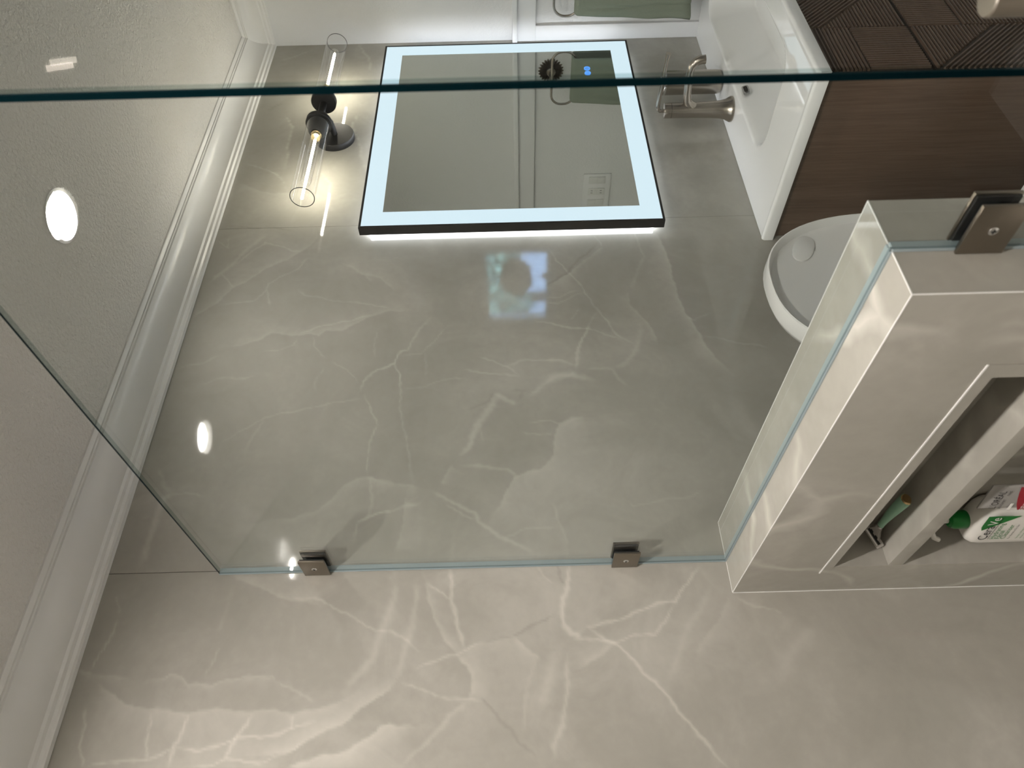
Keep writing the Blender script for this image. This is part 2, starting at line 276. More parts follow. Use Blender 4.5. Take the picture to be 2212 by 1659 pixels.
VEINS = [
(0,0.5,0.003,[.488,2.273,.453,2.273,.425,2.283,.399,2.294]),
(0,0.3,0.003,[.534,2.288,.513,2.281,.493,2.275]),
(0,0.5,0.003,[.334,2.285,.301,2.275,.28,2.272,.258,2.263,.239,2.253]),
(0,0.5,0.004,[.317,2.164,.288,2.159,.247,2.153]),
(0,0.6,0.006,[.316,2.101,.283,2.106,.264,2.113,.236,2.113]),
(0,0.6,0.006,[.314,1.992,.293,2.0,.279,2.008,.256,2.017,.244,2.021]),
(0,0.4,0.003,[.312,1.92,.293,1.917]),
(0,0.6,0.004,[.262,2.108,.26,2.076,.267,2.039,.278,2.008,.275,1.974,.283,1.941,.293,1.916,.302,1.881]),
(0,0.5,0.004,[.238,2.248,.243,2.218,.248,2.195,.248,2.153,.256,2.129,.263,2.112]),
(0,0.5,0.004,[.235,2.077,.238,2.044,.244,2.021,.239,1.987,.242,1.957,.254,1.925,.271,1.877]),
(-1,0.55,0.05,[.376,2.275,.36,2.258,.346,2.231,.334,2.2,.325,2.165,.321,2.12,.321,2.067,.322,2.014,.319,1.982,.32,1.959,.314,1.924,.321,1.884,.327,1.847,.336,1.827]),
(-1,0.4,0.022,[.395,2.324,.393,2.293,.384,2.252,.377,2.219]),
(-1,0.5,0.012,[.379,2.189,.379,2.16,.384,2.148,.378,2.127,.363,2.109,.371,2.095,.366,2.073,.371,2.05,.375,2.016,.376,1.985,.379,1.965,.368,1.955]),
(0,0.3,0.005,[.368,1.955,.351,1.925,.335,1.886]),
(1,0.4,0.04,[.571,2.092,.551,2.047,.532,2.008,.519,1.968,.514,1.94,.503,1.909]),
(0,0.3,0.004,[.38,2.085,.403,2.078,.429,2.074]),
(0,0.2,0.01,[.544,2.069,.497,2.072,.458,2.076]),
(0,0.7,0.007,[.572,1.66,.538,1.657,.501,1.651,.476,1.643,.441,1.635,.415,1.627]),
(0,0.5,0.003,[.536,1.698,.521,1.674,.509,1.657]),
(1,0.5,0.035,[.552,1.706,.482,1.688,.457,1.677,.432,1.664,.41,1.647]),
(0,0.5,0.005,[.382,1.712,.395,1.679,.405,1.644,.414,1.627,.426,1.599]),
(0,-0.35,0.003,[.429,1.594,.433,1.543,.45,1.506,.476,1.463]),
(-1,0.3,0.06,[.412,1.627,.429,1.594,.433,1.543]),
(1,0.65,0.05,[.403,1.642,.387,1.625,.37,1.615,.352,1.614,.328,1.619]),
(0,0.8,0.008,[.574,1.431,.539,1.43,.516,1.436,.501,1.447,.481,1.452,.458,1.449,.436,1.436,.428,1.417]),
(0,0.45,0.003,[.517,1.946,.512,1.902,.494,1.867,.476,1.836,.462,1.81,.454,1.78,.452,1.765,.432,1.729,.417,1.709]),
(0,0.4,0.016,[.562,1.763,.509,1.764,.469,1.771,.431,1.787,.4,1.794,.369,1.819,.347,1.833]),
(0,0.35,0.012,[.553,1.719,.501,1.721,.458,1.726,.429,1.732,.396,1.737,.376,1.745]),
(-1,0.75,0.045,[.365,1.749,.341,1.77,.324,1.801,.305,1.822,.285,1.854,.271,1.886,.261,1.907,.253,1.939,.249,1.978]),
(-1,0.85,0.055,[.226,1.923,.233,1.902,.244,1.868,.255,1.821,.271,1.796,.279,1.774,.289,1.763,.292,1.75,.288,1.743,.29,1.718]),
(0,0.45,0.003,[.36,1.739,.346,1.703,.337,1.663,.327,1.621,.324,1.601]),
(0,0.4,0.009,[.326,1.619,.309,1.639,.284,1.666,.262,1.692,.229,1.73]),
(0,-0.35,0.003,[.329,1.601,.321,1.589,.299,1.571,.28,1.553,.258,1.535,.242,1.507]),
(0,0.5,0.008,[.398,1.441,.357,1.446,.313,1.456,.281,1.46,.257,1.473,.231,1.476]),
(-1,0.5,0.03,[.431,1.541,.417,1.522,.405,1.508,.397,1.494]),
(0,0.4,0.022,[.408,1.46,.358,1.481,.314,1.493]),
(0,0.25,0.006,[.39,1.504,.359,1.514,.315,1.521,.273,1.524]),
(0,0.3,0.003,[.573,1.491,.546,1.477,.53,1.463]),
(0,-0.35,0.004,[.575,1.451,.542,1.447,.534,1.441]),
(0,0.7,0.005,[.447,1.404,.456,1.371,.464,1.339,.475,1.313,.481,1.287,.494,1.238,.518,1.222,.538,1.201,.559,1.18]),
(0,0.75,0.006,[.445,1.399,.43,1.379,.418,1.356,.393,1.332,.374,1.316,.353,1.295,.331,1.277,.313,1.268,.289,1.249,.263,1.231,.238,1.213,.214,1.194]),
(0,0.55,0.004,[.426,1.43,.426,1.391,.421,1.356,.427,1.328,.434,1.286,.459,1.258,.49,1.239]),
(-1,0.5,0.035,[.417,1.358,.404,1.379,.379,1.421]),
(1,0.3,0.06,[.426,1.43,.446,1.404,.456,1.371]),
(0,0.25,0.014,[.516,1.167,.476,1.194,.445,1.219,.398,1.246,.341,1.271]),
(0,0.3,0.004,[.497,1.118,.479,1.095,.465,1.044]),
(0,0.2,0.026,[.439,.994,.402,1.035,.348,1.081]),
(1,0.3,0.04,[.498,1.133,.458,1.163,.422,1.194,.392,1.216]),
(0,-0.5,0.003,[1.566,2.31,1.56,2.251,1.558,2.182,1.546,2.119]),
(0,0.35,0.012,[1.528,2.184,1.457,2.23,1.402,2.259,1.345,2.298]),
(1,0.45,0.028,[1.222,2.317,1.246,2.294,1.279,2.264,1.329,2.231,1.359,2.195,1.398,2.154,1.443,2.096,1.475,2.061,1.508,2.045]),
(0,0.4,0.005,[1.274,2.257,1.281,2.208,1.288,2.166,1.322,2.147,1.344,2.141,1.378,2.102,1.391,2.078,1.423,2.063,1.436,2.049]),
(0,0.4,0.003,[1.322,2.145,1.265,2.127]),
(0,0.3,0.003,[1.508,2.311,1.483,2.276,1.532,2.279]),
(0,0.35,0.004,[1.415,2.242,1.442,2.221,1.496,2.178,1.482,2.135,1.459,2.098,1.468,2.073]),
(0,0.35,0.004,[1.384,2.268,1.356,2.243,1.334,2.229]),
(1,0.5,0.06,[1.135,2.209,1.145,2.169,1.154,2.135,1.176,2.1,1.173,2.069,1.168,2.041,1.171,2.011,1.163,1.992,1.178,1.973,1.183,1.937,1.204,1.906,1.223,1.865,1.238,1.829,1.241,1.783]),
(0,0.4,0.003,[1.174,2.042,1.191,1.996,1.203,1.952,1.218,1.908,1.229,1.862]),
(0,0.35,0.004,[1.323,2.061,1.299,2.042,1.281,1.977,1.265,1.881,1.246,1.827]),
(1,0.35,0.022,[1.402,1.956,1.383,1.925,1.362,1.897,1.339,1.882]),
(1,0.3,0.025,[1.371,1.904,1.351,1.857,1.306,1.813]),
(0,0.35,0.004,[1.159,2.005,1.132,1.997,1.096,1.968]),
(0,0.3,0.004,[1.066,1.965,1.027,1.977,1.002,1.976]),
(0,0.3,0.004,[1.081,1.952,1.061,1.909,1.016,1.881]),
(0,0.4,0.005,[1.12,1.775,1.098,1.798,1.076,1.805,1.055,1.838,1.023,1.867,.992,1.881]),
(0,0.35,0.003,[1.076,1.805,1.046,1.791,1.003,1.782]),
(0,0.3,0.005,[1.074,2.31,1.087,2.258,1.112,2.222]),
(0,0.3,0.004,[1.12,2.117,1.127,2.076,1.137,2.045,1.161,2.043]),
(0,0.25,0.005,[1.025,2.243,1.045,2.193,1.043,2.144,1.05,2.122]),
(0,0.5,0.015,[.751,2.239,.734,2.25,.694,2.253,.648,2.258,.592,2.258]),
(0,0.3,0.008,[.803,2.282,.769,2.26,.754,2.245]),
(0,0.3,0.005,[.748,2.239,.744,2.207,.737,2.169]),
(0,0.35,0.005,[.874,2.156,.908,2.108,.93,2.079,.941,2.031,.955,1.988,.966,1.917,.978,1.868]),
(0,0.3,0.006,[.93,2.079,.885,2.096,.85,2.1]),
(-1,0.4,0.05,[.677,2.034,.686,1.97,.702,1.932,.724,1.906,.758,1.879,.774,1.837,.761,1.791]),
(0,0.4,0.006,[.774,1.834,.715,1.821,.684,1.823,.671,1.845,.625,1.852]),
(0,0.35,0.005,[.682,1.823,.692,1.785]),
(0,0.45,0.005,[1.004,1.873,1.034,1.862,1.059,1.836,1.076,1.803,1.107,1.794,1.116,1.77,1.139,1.768,1.171,1.755,1.214,1.721]),
(0,0.5,0.005,[1.076,1.803,1.04,1.79,.972,1.78,.915,1.773,.859,1.762,.807,1.751,.766,1.742]),
(0,0.5,0.005,[.991,1.865,.949,1.85,.904,1.828,.854,1.838,.802,1.84,.777,1.84]),
(0,0.35,0.004,[1.091,1.853,1.146,1.855,1.175,1.85]),
(0,0.35,0.004,[1.098,1.794,1.103,1.741,1.119,1.731,1.146,1.707,1.188,1.68]),
(0,0.35,0.004,[1.105,1.732,1.065,1.727,1.025,1.723]),
(0,0.35,0.003,[.997,1.78,1.008,1.726,1.024,1.682,1.022,1.637]),
(0,0.4,0.004,[1.049,1.644,1.037,1.571,1.027,1.516]),
(0,0.4,0.004,[1.085,1.603,1.075,1.575,1.054,1.543,1.031,1.516]),
(0,0.4,0.005,[1.056,1.543,1.071,1.508,1.076,1.459,1.065,1.4]),
(0,0.35,0.005,[1.231,1.359,1.197,1.387]),
(0,0.35,0.004,[1.195,1.472,1.179,1.418,1.162,1.35]),
(0,0.4,0.007,[1.176,1.338,1.134,1.359,1.08,1.374,1.044,1.384]),
(0,0.5,0.014,[1.008,1.347,1.031,1.392,1.02,1.427,.991,1.469,.967,1.494]),
(0,0.6,0.014,[.977,1.565,.964,1.545,.951,1.518]),
(0,0.65,0.014,[.973,1.565,.941,1.582,.897,1.605,.874,1.618,.844,1.627,.818,1.646]),
(0,-0.3,0.005,[.938,1.625,.949,1.599,.961,1.582,.982,1.572]),
(0,-0.25,0.008,[.989,1.531,.988,1.504,.963,1.511]),
(1,0.65,0.08,[.91,1.367,.907,1.4,.892,1.428,.85,1.44,.812,1.448,.78,1.478,.764,1.529,.729,1.549,.702,1.555,.675,1.574]),
(1,0.5,0.05,[.8,1.659,.779,1.674,.751,1.685]),
(0,0.5,0.009,[.796,1.636,.787,1.579,.786,1.544,.764,1.526]),
(0,0.6,0.009,[.741,1.7,.715,1.672,.687,1.613,.663,1.607,.643,1.58,.619,1.539,.593,1.495]),
(0,0.4,0.005,[.702,1.671,.67,1.616]),
(-1,0.4,0.05,[.773,1.85,.768,1.799,.753,1.763,.745,1.722]),
(0,0.45,0.007,[.673,1.839,.684,1.819,.693,1.781,.704,1.751,.713,1.721]),
(1,0.45,0.06,[.725,1.752,.681,1.758,.635,1.758,.603,1.765]),
(0,0.3,0.004,[.699,1.451,.655,1.442,.61,1.43]),
(0,0.3,0.003,[.629,1.553,.644,1.52,.65,1.448]),
(0,0.35,0.004,[.875,1.514,.868,1.475,.867,1.442]),
(0,0.35,0.004,[.902,1.493,.904,1.453,.892,1.428]),
(0,0.25,0.003,[.897,1.602,.854,1.592]),
(0,-0.5,0.003,[1.31,1.437,1.324,1.419,1.356,1.384,1.41,1.341,1.466,1.293]),
(-1,0.45,0.025,[1.316,1.419,1.356,1.378,1.426,1.309,1.452,1.282]),
(0,0.35,0.005,[1.452,1.282,1.493,1.297]),
(0,0.5,0.004,[1.453,1.424,1.395,1.406,1.36,1.381,1.334,1.365,1.284,1.342,1.228,1.317,1.189,1.295,1.14,1.272,1.117,1.242]),
(0,0.35,0.004,[1.272,1.439,1.271,1.404,1.293,1.359]),
(0,0.35,0.004,[1.256,1.44,1.249,1.411,1.284,1.345]),
(0,0.4,0.005,[1.217,1.316,1.172,1.345,1.132,1.36,1.079,1.377,1.048,1.385]),
(0,0.35,0.004,[1.187,1.443,1.174,1.387,1.156,1.324,1.141,1.289,1.129,1.265]),
(-1,0.75,0.055,[1.487,1.132,1.45,1.122,1.384,1.116,1.342,1.119,1.292,1.112,1.244,1.108,1.201,1.103,1.167,1.089,1.13,1.079,1.083,1.065,1.033,1.031]),
(-1,0.5,0.045,[1.28,1.234,1.241,1.233,1.194,1.207,1.156,1.189,1.112,1.187]),
(0,0.3,0.01,[1.404,1.18,1.345,1.203,1.296,1.226]),
(0,0.3,0.005,[1.531,1.192,1.457,1.189,1.404,1.18]),
(0,0.4,0.004,[1.19,1.102,1.182,1.087,1.207,1.042]),
(0,0.4,0.004,[1.133,1.078,1.121,1.03,1.104,.962,1.089,.927]),
(0,0.35,0.012,[1.042,1.299,1.061,1.264,1.099,1.233,1.179,1.217]),
(0,0.35,0.008,[1.047,1.358,1.039,1.299,.991,1.267]),
(0,0.3,0.008,[1.075,1.449,1.055,1.385]),
(0,0.35,0.018,[1.016,1.451,1.029,1.413,1.035,1.386]),
(0,0.25,0.003,[.7,1.297,.691,1.288,.699,1.242,.711,1.168,.725,1.144]),
(0,0.25,0.02,[.937,1.084,.895,1.069,.827,1.042]),
(0,0.55,0.005,[2.078,2.217,2.015,2.186,1.922,2.182,1.856,2.176]),
(0,0.55,0.006,[2.068,1.995,2.007,1.999,1.913,1.969,1.864,1.964]),
(0,-0.3,0.004,[2.108,2.28,2.152,2.234]),
(0,-0.3,0.003,[1.789,2.248,1.802,2.187]),
(0,0.5,0.005,[1.838,2.296,1.82,2.244,1.771,2.177,1.71,2.153]),
(0,0.5,0.007,[2.492,2.028,2.442,2.011,2.398,1.987,2.325,1.972]),
(1,0.4,0.05,[2.068,1.995,2.007,1.999,1.913,1.969,1.864,1.964,1.76,1.925]),
(-1,0.4,0.045,[2.078,2.217,2.015,2.186,1.922,2.182,1.856,2.176,1.801,2.177]),
(0,0.35,0.006,[2.462,2.192,2.431,2.234,2.412,2.265,2.402,2.286]),
(-1,0.35,0.06,[1.761,2.306,1.721,2.25,1.697,2.189,1.701,2.123,1.684,2.054]),
(0,0.4,0.004,[1.797,2.069,1.735,2.032,1.661,2.033,1.618,2.018]),
]

def onyx_field(X, Z):
    x = X+.0022*np.sin(41*X+57*Z)+.0012*np.sin(131*X-83*Z+1.3)+.0009*np.sin(301*X+233*Z)
    z = Z+.0022*np.sin(47*Z-39*X+2)+.0012*np.sin(127*Z+91*X)+.0009*np.sin(277*Z-311*X)
    A = np.zeros_like(x)
    for sg, amp, w, p in VEINS:
        P = np.array(p).reshape(-1,2); R = 4*w if sg else 3*w+.002
        lo, hi = P.min(0)-R, P.max(0)+R
        idx = np.where((x>lo[0])&(x<hi[0])&(z>lo[1])&(z<hi[1]))[0]
        if len(idx)==0: continue
        xx, zz = x[idx], z[idx]; best = np.full(len(idx),9.0); side = np.zeros(len(idx)); endd = np.zeros(len(idx))
        tot = len(P)-1
        for i in range(tot):
            a, b = P[i], P[i+1]; d = b-a; L2 = d@d+1e-9
            tr = ((xx-a[0])*d[0]+(zz-a[1])*d[1])/L2; t = np.clip(tr,0,1)
            ex, ez = xx-(a[0]+t*d[0]), zz-(a[1]+t*d[1]); q = np.hypot(ex,ez); m = q<best
            best[m] = q[m]; side[m] = np.sign(d[0]*ez-d[1]*ex)[m]; endd[m] = ((i+t)/tot)[m]
        taper = np.clip(np.minimum(endd,1-endd)*6+.25,0,1)
        if sg==0:
            s = max(w*.5,.0024); A[idx] += amp*taper*np.exp(-(best/s)**2)
        else:
            k = np.clip(.5+side*sg*best/.005,0,1); A[idx] += amp*taper*k*np.exp(-best/(w*.6))*np.clip(1-best/R,0,1)
            A[idx] += .25*amp*taper*np.exp(-(best/.0025)**2)
    return np.clip(A,-.8,1.15)
wall = MB().box(XL-.1,XR+.1,.009,.12,0,ZC+.1).build('wall_back','grout'); tag(wall,'back wall clad in polished grey onyx slabs','wall',kind='structure')
def lines(segs):
    out = []
    for a,b,st in segs: n = max(1,round((b-a)/st)); out += [a+(b-a)*i/n for i in range(n)]
    return np.array(out+[segs[-1][1]])
g = .0007
for sx in ([(XL,-.405-g,.15)], [(-.405+g,.15,.08),(.15,.575-g,.0036)], [(.575+g,1.555-g,.0036)], [(1.555+g,XR,.006)]):
    X = lines(sx); Z = lines([(0,.72,.12),(.72,2.33,.0036 if len(sx)>1 or sx[0][2]<.005 else .008),(2.33,ZC,.04)])
    nx, nz = len(X), len(Z); gx, gz = np.meshgrid(X,Z,indexing='ij'); gx, gz = gx.ravel(), gz.ravel()
    f = np.stack([gx,np.zeros_like(gx),gz],1); bk = np.array([(X[0],.008,0),(X[-1],.008,0),(X[-1],.008,ZC),(X[0],.008,ZC)])
    i, j = np.meshgrid(np.arange(nx-1),np.arange(nz-1),indexing='ij'); i, j = i.ravel(), j.ravel()
    q = np.stack([i*nz+j,(i+1)*nz+j,(i+1)*nz+j+1,i*nz+j+1],1)
    N = nx*nz; c0,c1,c2,c3 = 0,(nx-1)*nz,nx*nz-1,nz-1
    q = np.vstack([q,[[N,N+3,N+2,N+1],[c0,N,N+1,c1],[c3,c2,N+2,N+3],[c1,N+1,N+2,c2],[c0,c3,N+3,N]]])
    me = bpy.data.meshes.new('slab'); V = np.vstack([f,bk]); me.vertices.add(len(V)); me.vertices.foreach_set('co',V.ravel().astype(np.float32))
    me.loops.add(q.size); me.loops.foreach_set('vertex_index',q.ravel().astype(np.int32)); me.polygons.add(len(q))
    me.polygons.foreach_set('loop_start',np.arange(0,q.size,4,dtype=np.int32)); me.update(calc_edges=True); me.validate()
    at = me.attributes.new('onyx','FLOAT','POINT'); at.data.foreach_set('value',np.concatenate([onyx_field(gx,gz),np.zeros(4)]).astype(np.float32))
    me.materials.append(M['onyx']); o = bpy.data.objects.new('slab',me); COL.objects.link(o); o.parent = wall
tag(MB().box(XL-.1,XL,YF,0,0,ZC).build('wall_left','onyx2'),'tiled wall at the left end of the shower','wall',kind='structure')
tag(MB().box(XL,.66,-1.87,-1.76,0,ZC).build('wall_shower','onyx2'),'tiled wall behind the shower','wall',kind='structure')
tag(MB().box(XL-.1,XR+.1,YF-.1,YF,0,ZC).build('wall_front','wallpaint'),'painted wall at the far end of the bathroom','wall',kind='structure')
D0, D1, DH = -.92, -1.75, 1.99
wr = MB().box(XR,XR+.11,D0,.12,0,ZC+.1).box(XR,XR+.11,D1,D0,DH,ZC+.1).box(XR,XR+.11,YF-.1,D1,0,ZC+.1).build('wall_right','wallpaint')
tag(wr,'white painted right wall with board wainscot','wall',kind='structure')
MB().box(XR-.012,XR,-.85,-.0005,1.417,1.48).build('top_rail','board',wr,bevel=.0015)
MB().box(XR-.026,XR,-.85,-.0005,1.48,1.497).build('cap_rail','board',wr,bevel=.003)
MB().box(XR-.012,XR,-.054,-.0005,.0,1.417).build('stile','board',wr,bevel=.0015)
MB().box(XR-.012,XR,-.85,-.054,.0,.14).build('baseboard','board',wr,bevel=.0015)
dr = MB().box(XR-.018,XR,D0,-.851,0,DH+.07).box(XR-.018,XR,D1-.07,D1,0,DH+.07).box(XR-.018,XR,D1,D0,DH,DH+.07).build('door_1','board',bevel=.003)
tag(dr,'white casing around the open doorway','door casing',kind='structure')
# crown moulding
prof = [(0,.085),(.011,.085),(.011,.079),(.0155,.075),(.0155,.068),(.020,.064),(.020,.059)]
for k in range(1,9):
    a = k/8*math.pi/2; prof.append((.020+.044*(1-math.cos(a)), .059-.043*math.sin(a)))
prof += [(.064,.012),(.0685,.0115),(.0685,.0085),(.074,.006),(.077,.0035),(.077,0),(0,0)]
def crown(name, axis, a, b, base, label):
    n = len(prof); vs = []
    for end, sgn in ((a,1),(b,-1)):
        for d,h in prof: vs.append((end+sgn*d,base-d,ZC-h) if axis=='x' else (base-d,end+sgn*d if sgn>0 else end-d,ZC-h))
    m = MB().add(vs,[(i,(i+1)%n,n+(i+1)%n,n+i) for i in range(n)]+[tuple(range(n)),tuple(range(2*n-1,n-1,-1))])
    return tag(m.build(name,'white',auto=28),label,'crown moulding',kind='structure')
crown('trim_1','x',XL,XR,0,'white crown moulding along the onyx wall')
crown('trim_2','y',YF,0,XR,'white crown moulding along the right wall')
# half wall with niche
PX0, PX1, PY, PZ = .506, .650, -.803, 1.128
pw = MB().box(PX0+.086,PX1-.0115,PY+.0115,-.001,0,PZ-.0115).build('wall_half','grout'); tag(pw,'onyx clad half wall under the shower glass','half wall',kind='structure')
def hexa(o, i):                                  # mitred slab: outer face, inner face (four corners each)
    return MB().add(list(o)+list(i),[(0,1,2,3),(7,6,5,4),(0,4,5,1),(1,5,6,2),(2,6,7,3),(3,7,4,0)])
TH = .011; YW = -.0008; j = .0003
part(hexa([(PX0+j,PY+j,PZ),(PX1-j,PY+j,PZ),(PX1-j,YW,PZ),(PX0+j,YW,PZ)],[(PX0+TH,PY+TH,PZ-TH+j),(PX1-TH,PY+TH,PZ-TH+j),(PX1-TH,YW,PZ-TH+j),(PX0+TH,YW,PZ-TH+j)]).build('ledge_slab','onyx2',pw),'pale polished ledge slab on top of the half wall')
hexa([(PX0+j,PY,PZ-j),(PX1-j,PY,PZ-j),(PX1-j,PY,0),(PX0+j,PY,0)],[(PX0+TH,PY+TH-j,PZ-TH),(PX1-TH,PY+TH-j,PZ-TH),(PX1-TH,PY+TH-j,0),(PX0+TH,PY+TH-j,0)]).build('end_slab','onyx2',pw)
hexa([(PX1,PY+j,PZ-j),(PX1,YW,PZ-j),(PX1,YW,0),(PX1,PY+j,0)],[(PX1-TH+j,PY+TH,PZ-TH),(PX1-TH+j,YW,PZ-TH),(PX1-TH+j,YW,0),(PX1-TH+j,PY+TH,0)]).build('rear_slab','onyx2',pw)
for nm_, a_ in (('edge_joint',(PX0-.0003,PX0+.0009,PY,YW,PZ-.0009,PZ+.0003)),('edge_joint',(PX0,PX1,PY-.0003,PY+.0009,PZ-.0009,PZ+.0003)),('edge_joint',(PX0-.0003,PX0+.0009,PY-.0003,PY+.0009,0,PZ-.001)),('edge_joint',(PX0,PX1,-.0014,-.0002,PZ-.0005,PZ+.0006)),('edge_joint',(PX1-.0009,PX1+.0003,PY,YW,PZ-.0009,PZ+.0003))):
    MB().box(*a_).build(nm_,'white',pw)
NY0, NY1, NZ0, NZ1 = -.660, -.111, .508, .976; XB = .585
fs = MB()
def fpiece(y0,y1,z0,z1,t0=0,t1=0): fs.add(*[(list(q.v),list(q.f)) for q in [hexa([(PX0,y0,z0),(PX0,y1,z0),(PX0,y1,z1),(PX0,y0,z1)],[(PX0+TH-j,y0+t0,z0),(PX0+TH-j,y1,z0),(PX0+TH-j,y1,z1-t1),(PX0+TH-j,y0+t0,z1-t1)])]][0])
fpiece(PY+j,NY0,0,NZ1,TH); fpiece(NY1,YW,0,NZ1); fpiece(PY+j,YW,NZ1,PZ-j,TH,TH); fpiece(NY0,NY1,0,NZ0)
fs.build('face_slab','onyx2',pw)
MB().box(XB,XB+.006,NY0-.01,NY1+.01,NZ0-.01,NZ1+.01).build('niche_back','onyx2',pw)
MB().box(PX0+.0106,XB,NY1,NY1+.008,NZ0,NZ1).box(PX0+.0106,XB,NY0-.008,NY0,NZ0,NZ1).box(PX0+.0106,XB,NY0-.008,NY1+.008,NZ1,NZ1+.008).build('niche_lining','onyx2',pw)
MB().box(PX0+.0112,XB,NY0-.008,NY1+.008,NZ0-.008,NZ0).build('niche_sill','onyx2',pw)
MB().box(PX0,XB,NY0+.0004,NY1-.0004,.855,.881).build('niche_shelf','onyx2',pw,bevel=.001)
MB().box(PX0-.0012,PX0+.001,-.684,-.0845,.9915,.9935).build('edge_trim','white',pw)
MB().box(PX0-.001,PX0+.001,-.684,-.0845,NZ1,.9915).box(PX0-.001,PX0+.001,-.684,NY0,NZ0,NZ1).build('niche_frame','onyx2',pw)
MB().box(PX0-.0012,PX0+.0012,-.001,-.0001,0,PZ).build('corner_joint','white',pw)
# room beyond the doorway, its window and what is outside
hx0,hx1,hy0,hy1 = XR+.11,5.2,-5.4,-.2
WY0,WY1,WZ0,WZ1 = -4.5,-3.52,1.13,1.77
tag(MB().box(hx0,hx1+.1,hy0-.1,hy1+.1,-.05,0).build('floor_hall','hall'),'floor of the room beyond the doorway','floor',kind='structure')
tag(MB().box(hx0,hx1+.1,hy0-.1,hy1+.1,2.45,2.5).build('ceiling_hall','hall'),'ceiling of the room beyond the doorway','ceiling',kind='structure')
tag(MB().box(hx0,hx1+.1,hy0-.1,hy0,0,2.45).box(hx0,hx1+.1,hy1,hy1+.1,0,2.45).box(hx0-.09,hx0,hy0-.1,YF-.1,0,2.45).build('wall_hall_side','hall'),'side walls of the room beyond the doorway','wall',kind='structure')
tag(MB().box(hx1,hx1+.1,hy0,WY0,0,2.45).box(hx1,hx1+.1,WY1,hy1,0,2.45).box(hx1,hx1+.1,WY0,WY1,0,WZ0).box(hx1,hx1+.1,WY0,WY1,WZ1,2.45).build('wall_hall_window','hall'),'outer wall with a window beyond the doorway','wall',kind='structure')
wf = MB()
for a in ((WY0,WY0+.03,WZ0,WZ1),(WY1-.03,WY1,WZ0,WZ1),(WY0,WY1,WZ0,WZ0+.03),(WY0,WY1,WZ1-.03,WZ1)): wf.box(hx1-.01,hx1+.06,*a)
wn = tag(wf.build('window_1','board'),'window reflected in the polished tile','window',kind='structure')
MB().box(hx1+.03,hx1+.036,WY0+.03,WY1-.03,WZ0+.03,WZ1-.03).build('pane','pane',wn)
# ================================================================== FIXTURES
def downlight(x, y, label, lens='lens'):
    t = thing('recessed_light',label,'ceiling light',(x,y,ZC),0,'recessed ceiling lights')
    pr = [(.0465,-.0005),(.053,-.0022),(.053,-.0005)]
    MB().lathe([(.0462,.001),(.0475,-.0028),(.0535,-.0022),(.0538,-.0002),(.0465,-.0002)],n=48,cap0=False,cap1=False).build('trim_ring','plastic',t,smooth=True)
    st = []; r, h = .0462, .0005
    for k in range(7):
        st += [(r,h),(r,h+.0007),(r-.0006,h+.0009),(r-.0006,h+.0011)]; r -= .0009; h += .0012
    st += [(r,h),(r,h+.05)]
    MB().lathe(st,n=48,cap0=False,cap1=True).build('baffle','baffle',t,auto=20)
    MB().lathe([(r-.0005,h+.0012),(r-.0005,h+.0032)],n=40).build('lens',lens,t)
    return t
downlight(*LIGHTS[0],'lit recessed downlight in the ceiling above the toilet')
downlight(*LIGHTS[1],'recessed downlight reflected beside the upper glass clamp','lens_bath')
downlight(*LIGHTS[2],'recessed downlight furthest from the onyx wall','lens_dim')
downlight(*LIGHTS[3],'recessed downlight in the shower ceiling nearer the onyx wall','lens_shower')
downlight(*LIGHTS[4],'added fill downlight in the shower ceiling above the viewer','lens_shower_fill')  # unseen fill lamp, added to brighten the half wall and lower shower wall
t = thing('exhaust_fan','small rectangular lit fan grille in the shower ceiling','fan',(-.235,-.578,ZC))
t.rotation_euler = (0,0,math.radians(-26))
MB().box(-.060,.060,-.020,.020,-.008,-.0005).build('grille','ceiling',t,bevel=.002)
MB().box(-.047,.047,-.0055,.0055,-.011,-.0082).build('lens','fanlight',t)
# ---- lit mirror
mx0,mx1,mz0,mz1 = 1.494,2.392,1.117,1.922
t = thing('lit_mirror','rectangular mirror with black frame and glowing white border','mirror',(0,0,0))
fr = MB()
for a in ((mx0,mx1,mz0,mz0+.006),(mx0,mx1,mz1-.006,mz1),(mx0,mx0+.006,mz0+.006,mz1-.006),(mx1-.006,mx1,mz0+.006,mz1-.006)): fr.box(a[0],a[1],-.046,-.020,a[2],a[3])
fr.box(mx0+.006,mx1-.006,-.030,-.021,mz0+.006,mz1-.006).build('frame','frame',t)
bw = .054; bd = MB()
x0,x1,z0,z1 = mx0+.006,mx1-.006,mz0+.006,mz1-.006
for a in ((x0,x1,z0,z0+bw),(x0,x1,z1-bw,z1),(x0,x0+bw,z0+bw,z1-bw),(x1-bw,x1,z0+bw,z1-bw)): bd.box(a[0],a[1],-.0455,-.031,a[2],a[3])
bd.build('light_band','led',t)
MB().box(x0+bw,x1-bw,-.0452,-.031,z0+bw,z1-bw).build('mirror_glass','mirror',t)
bl = MB()
for a in ((mx0+.022,mx1-.022,mz0+.022,mz0+.028),(mx0+.022,mx1-.022,mz1-.028,mz1-.022),(mx0+.022,mx0+.028,mz0+.022,mz1-.022),(mx1-.028,mx1-.022,mz0+.022,mz1-.022)): bl.box(a[0],a[1],-.0195,-.002,a[2],a[3])
bl.build('backlight','back_led',t)
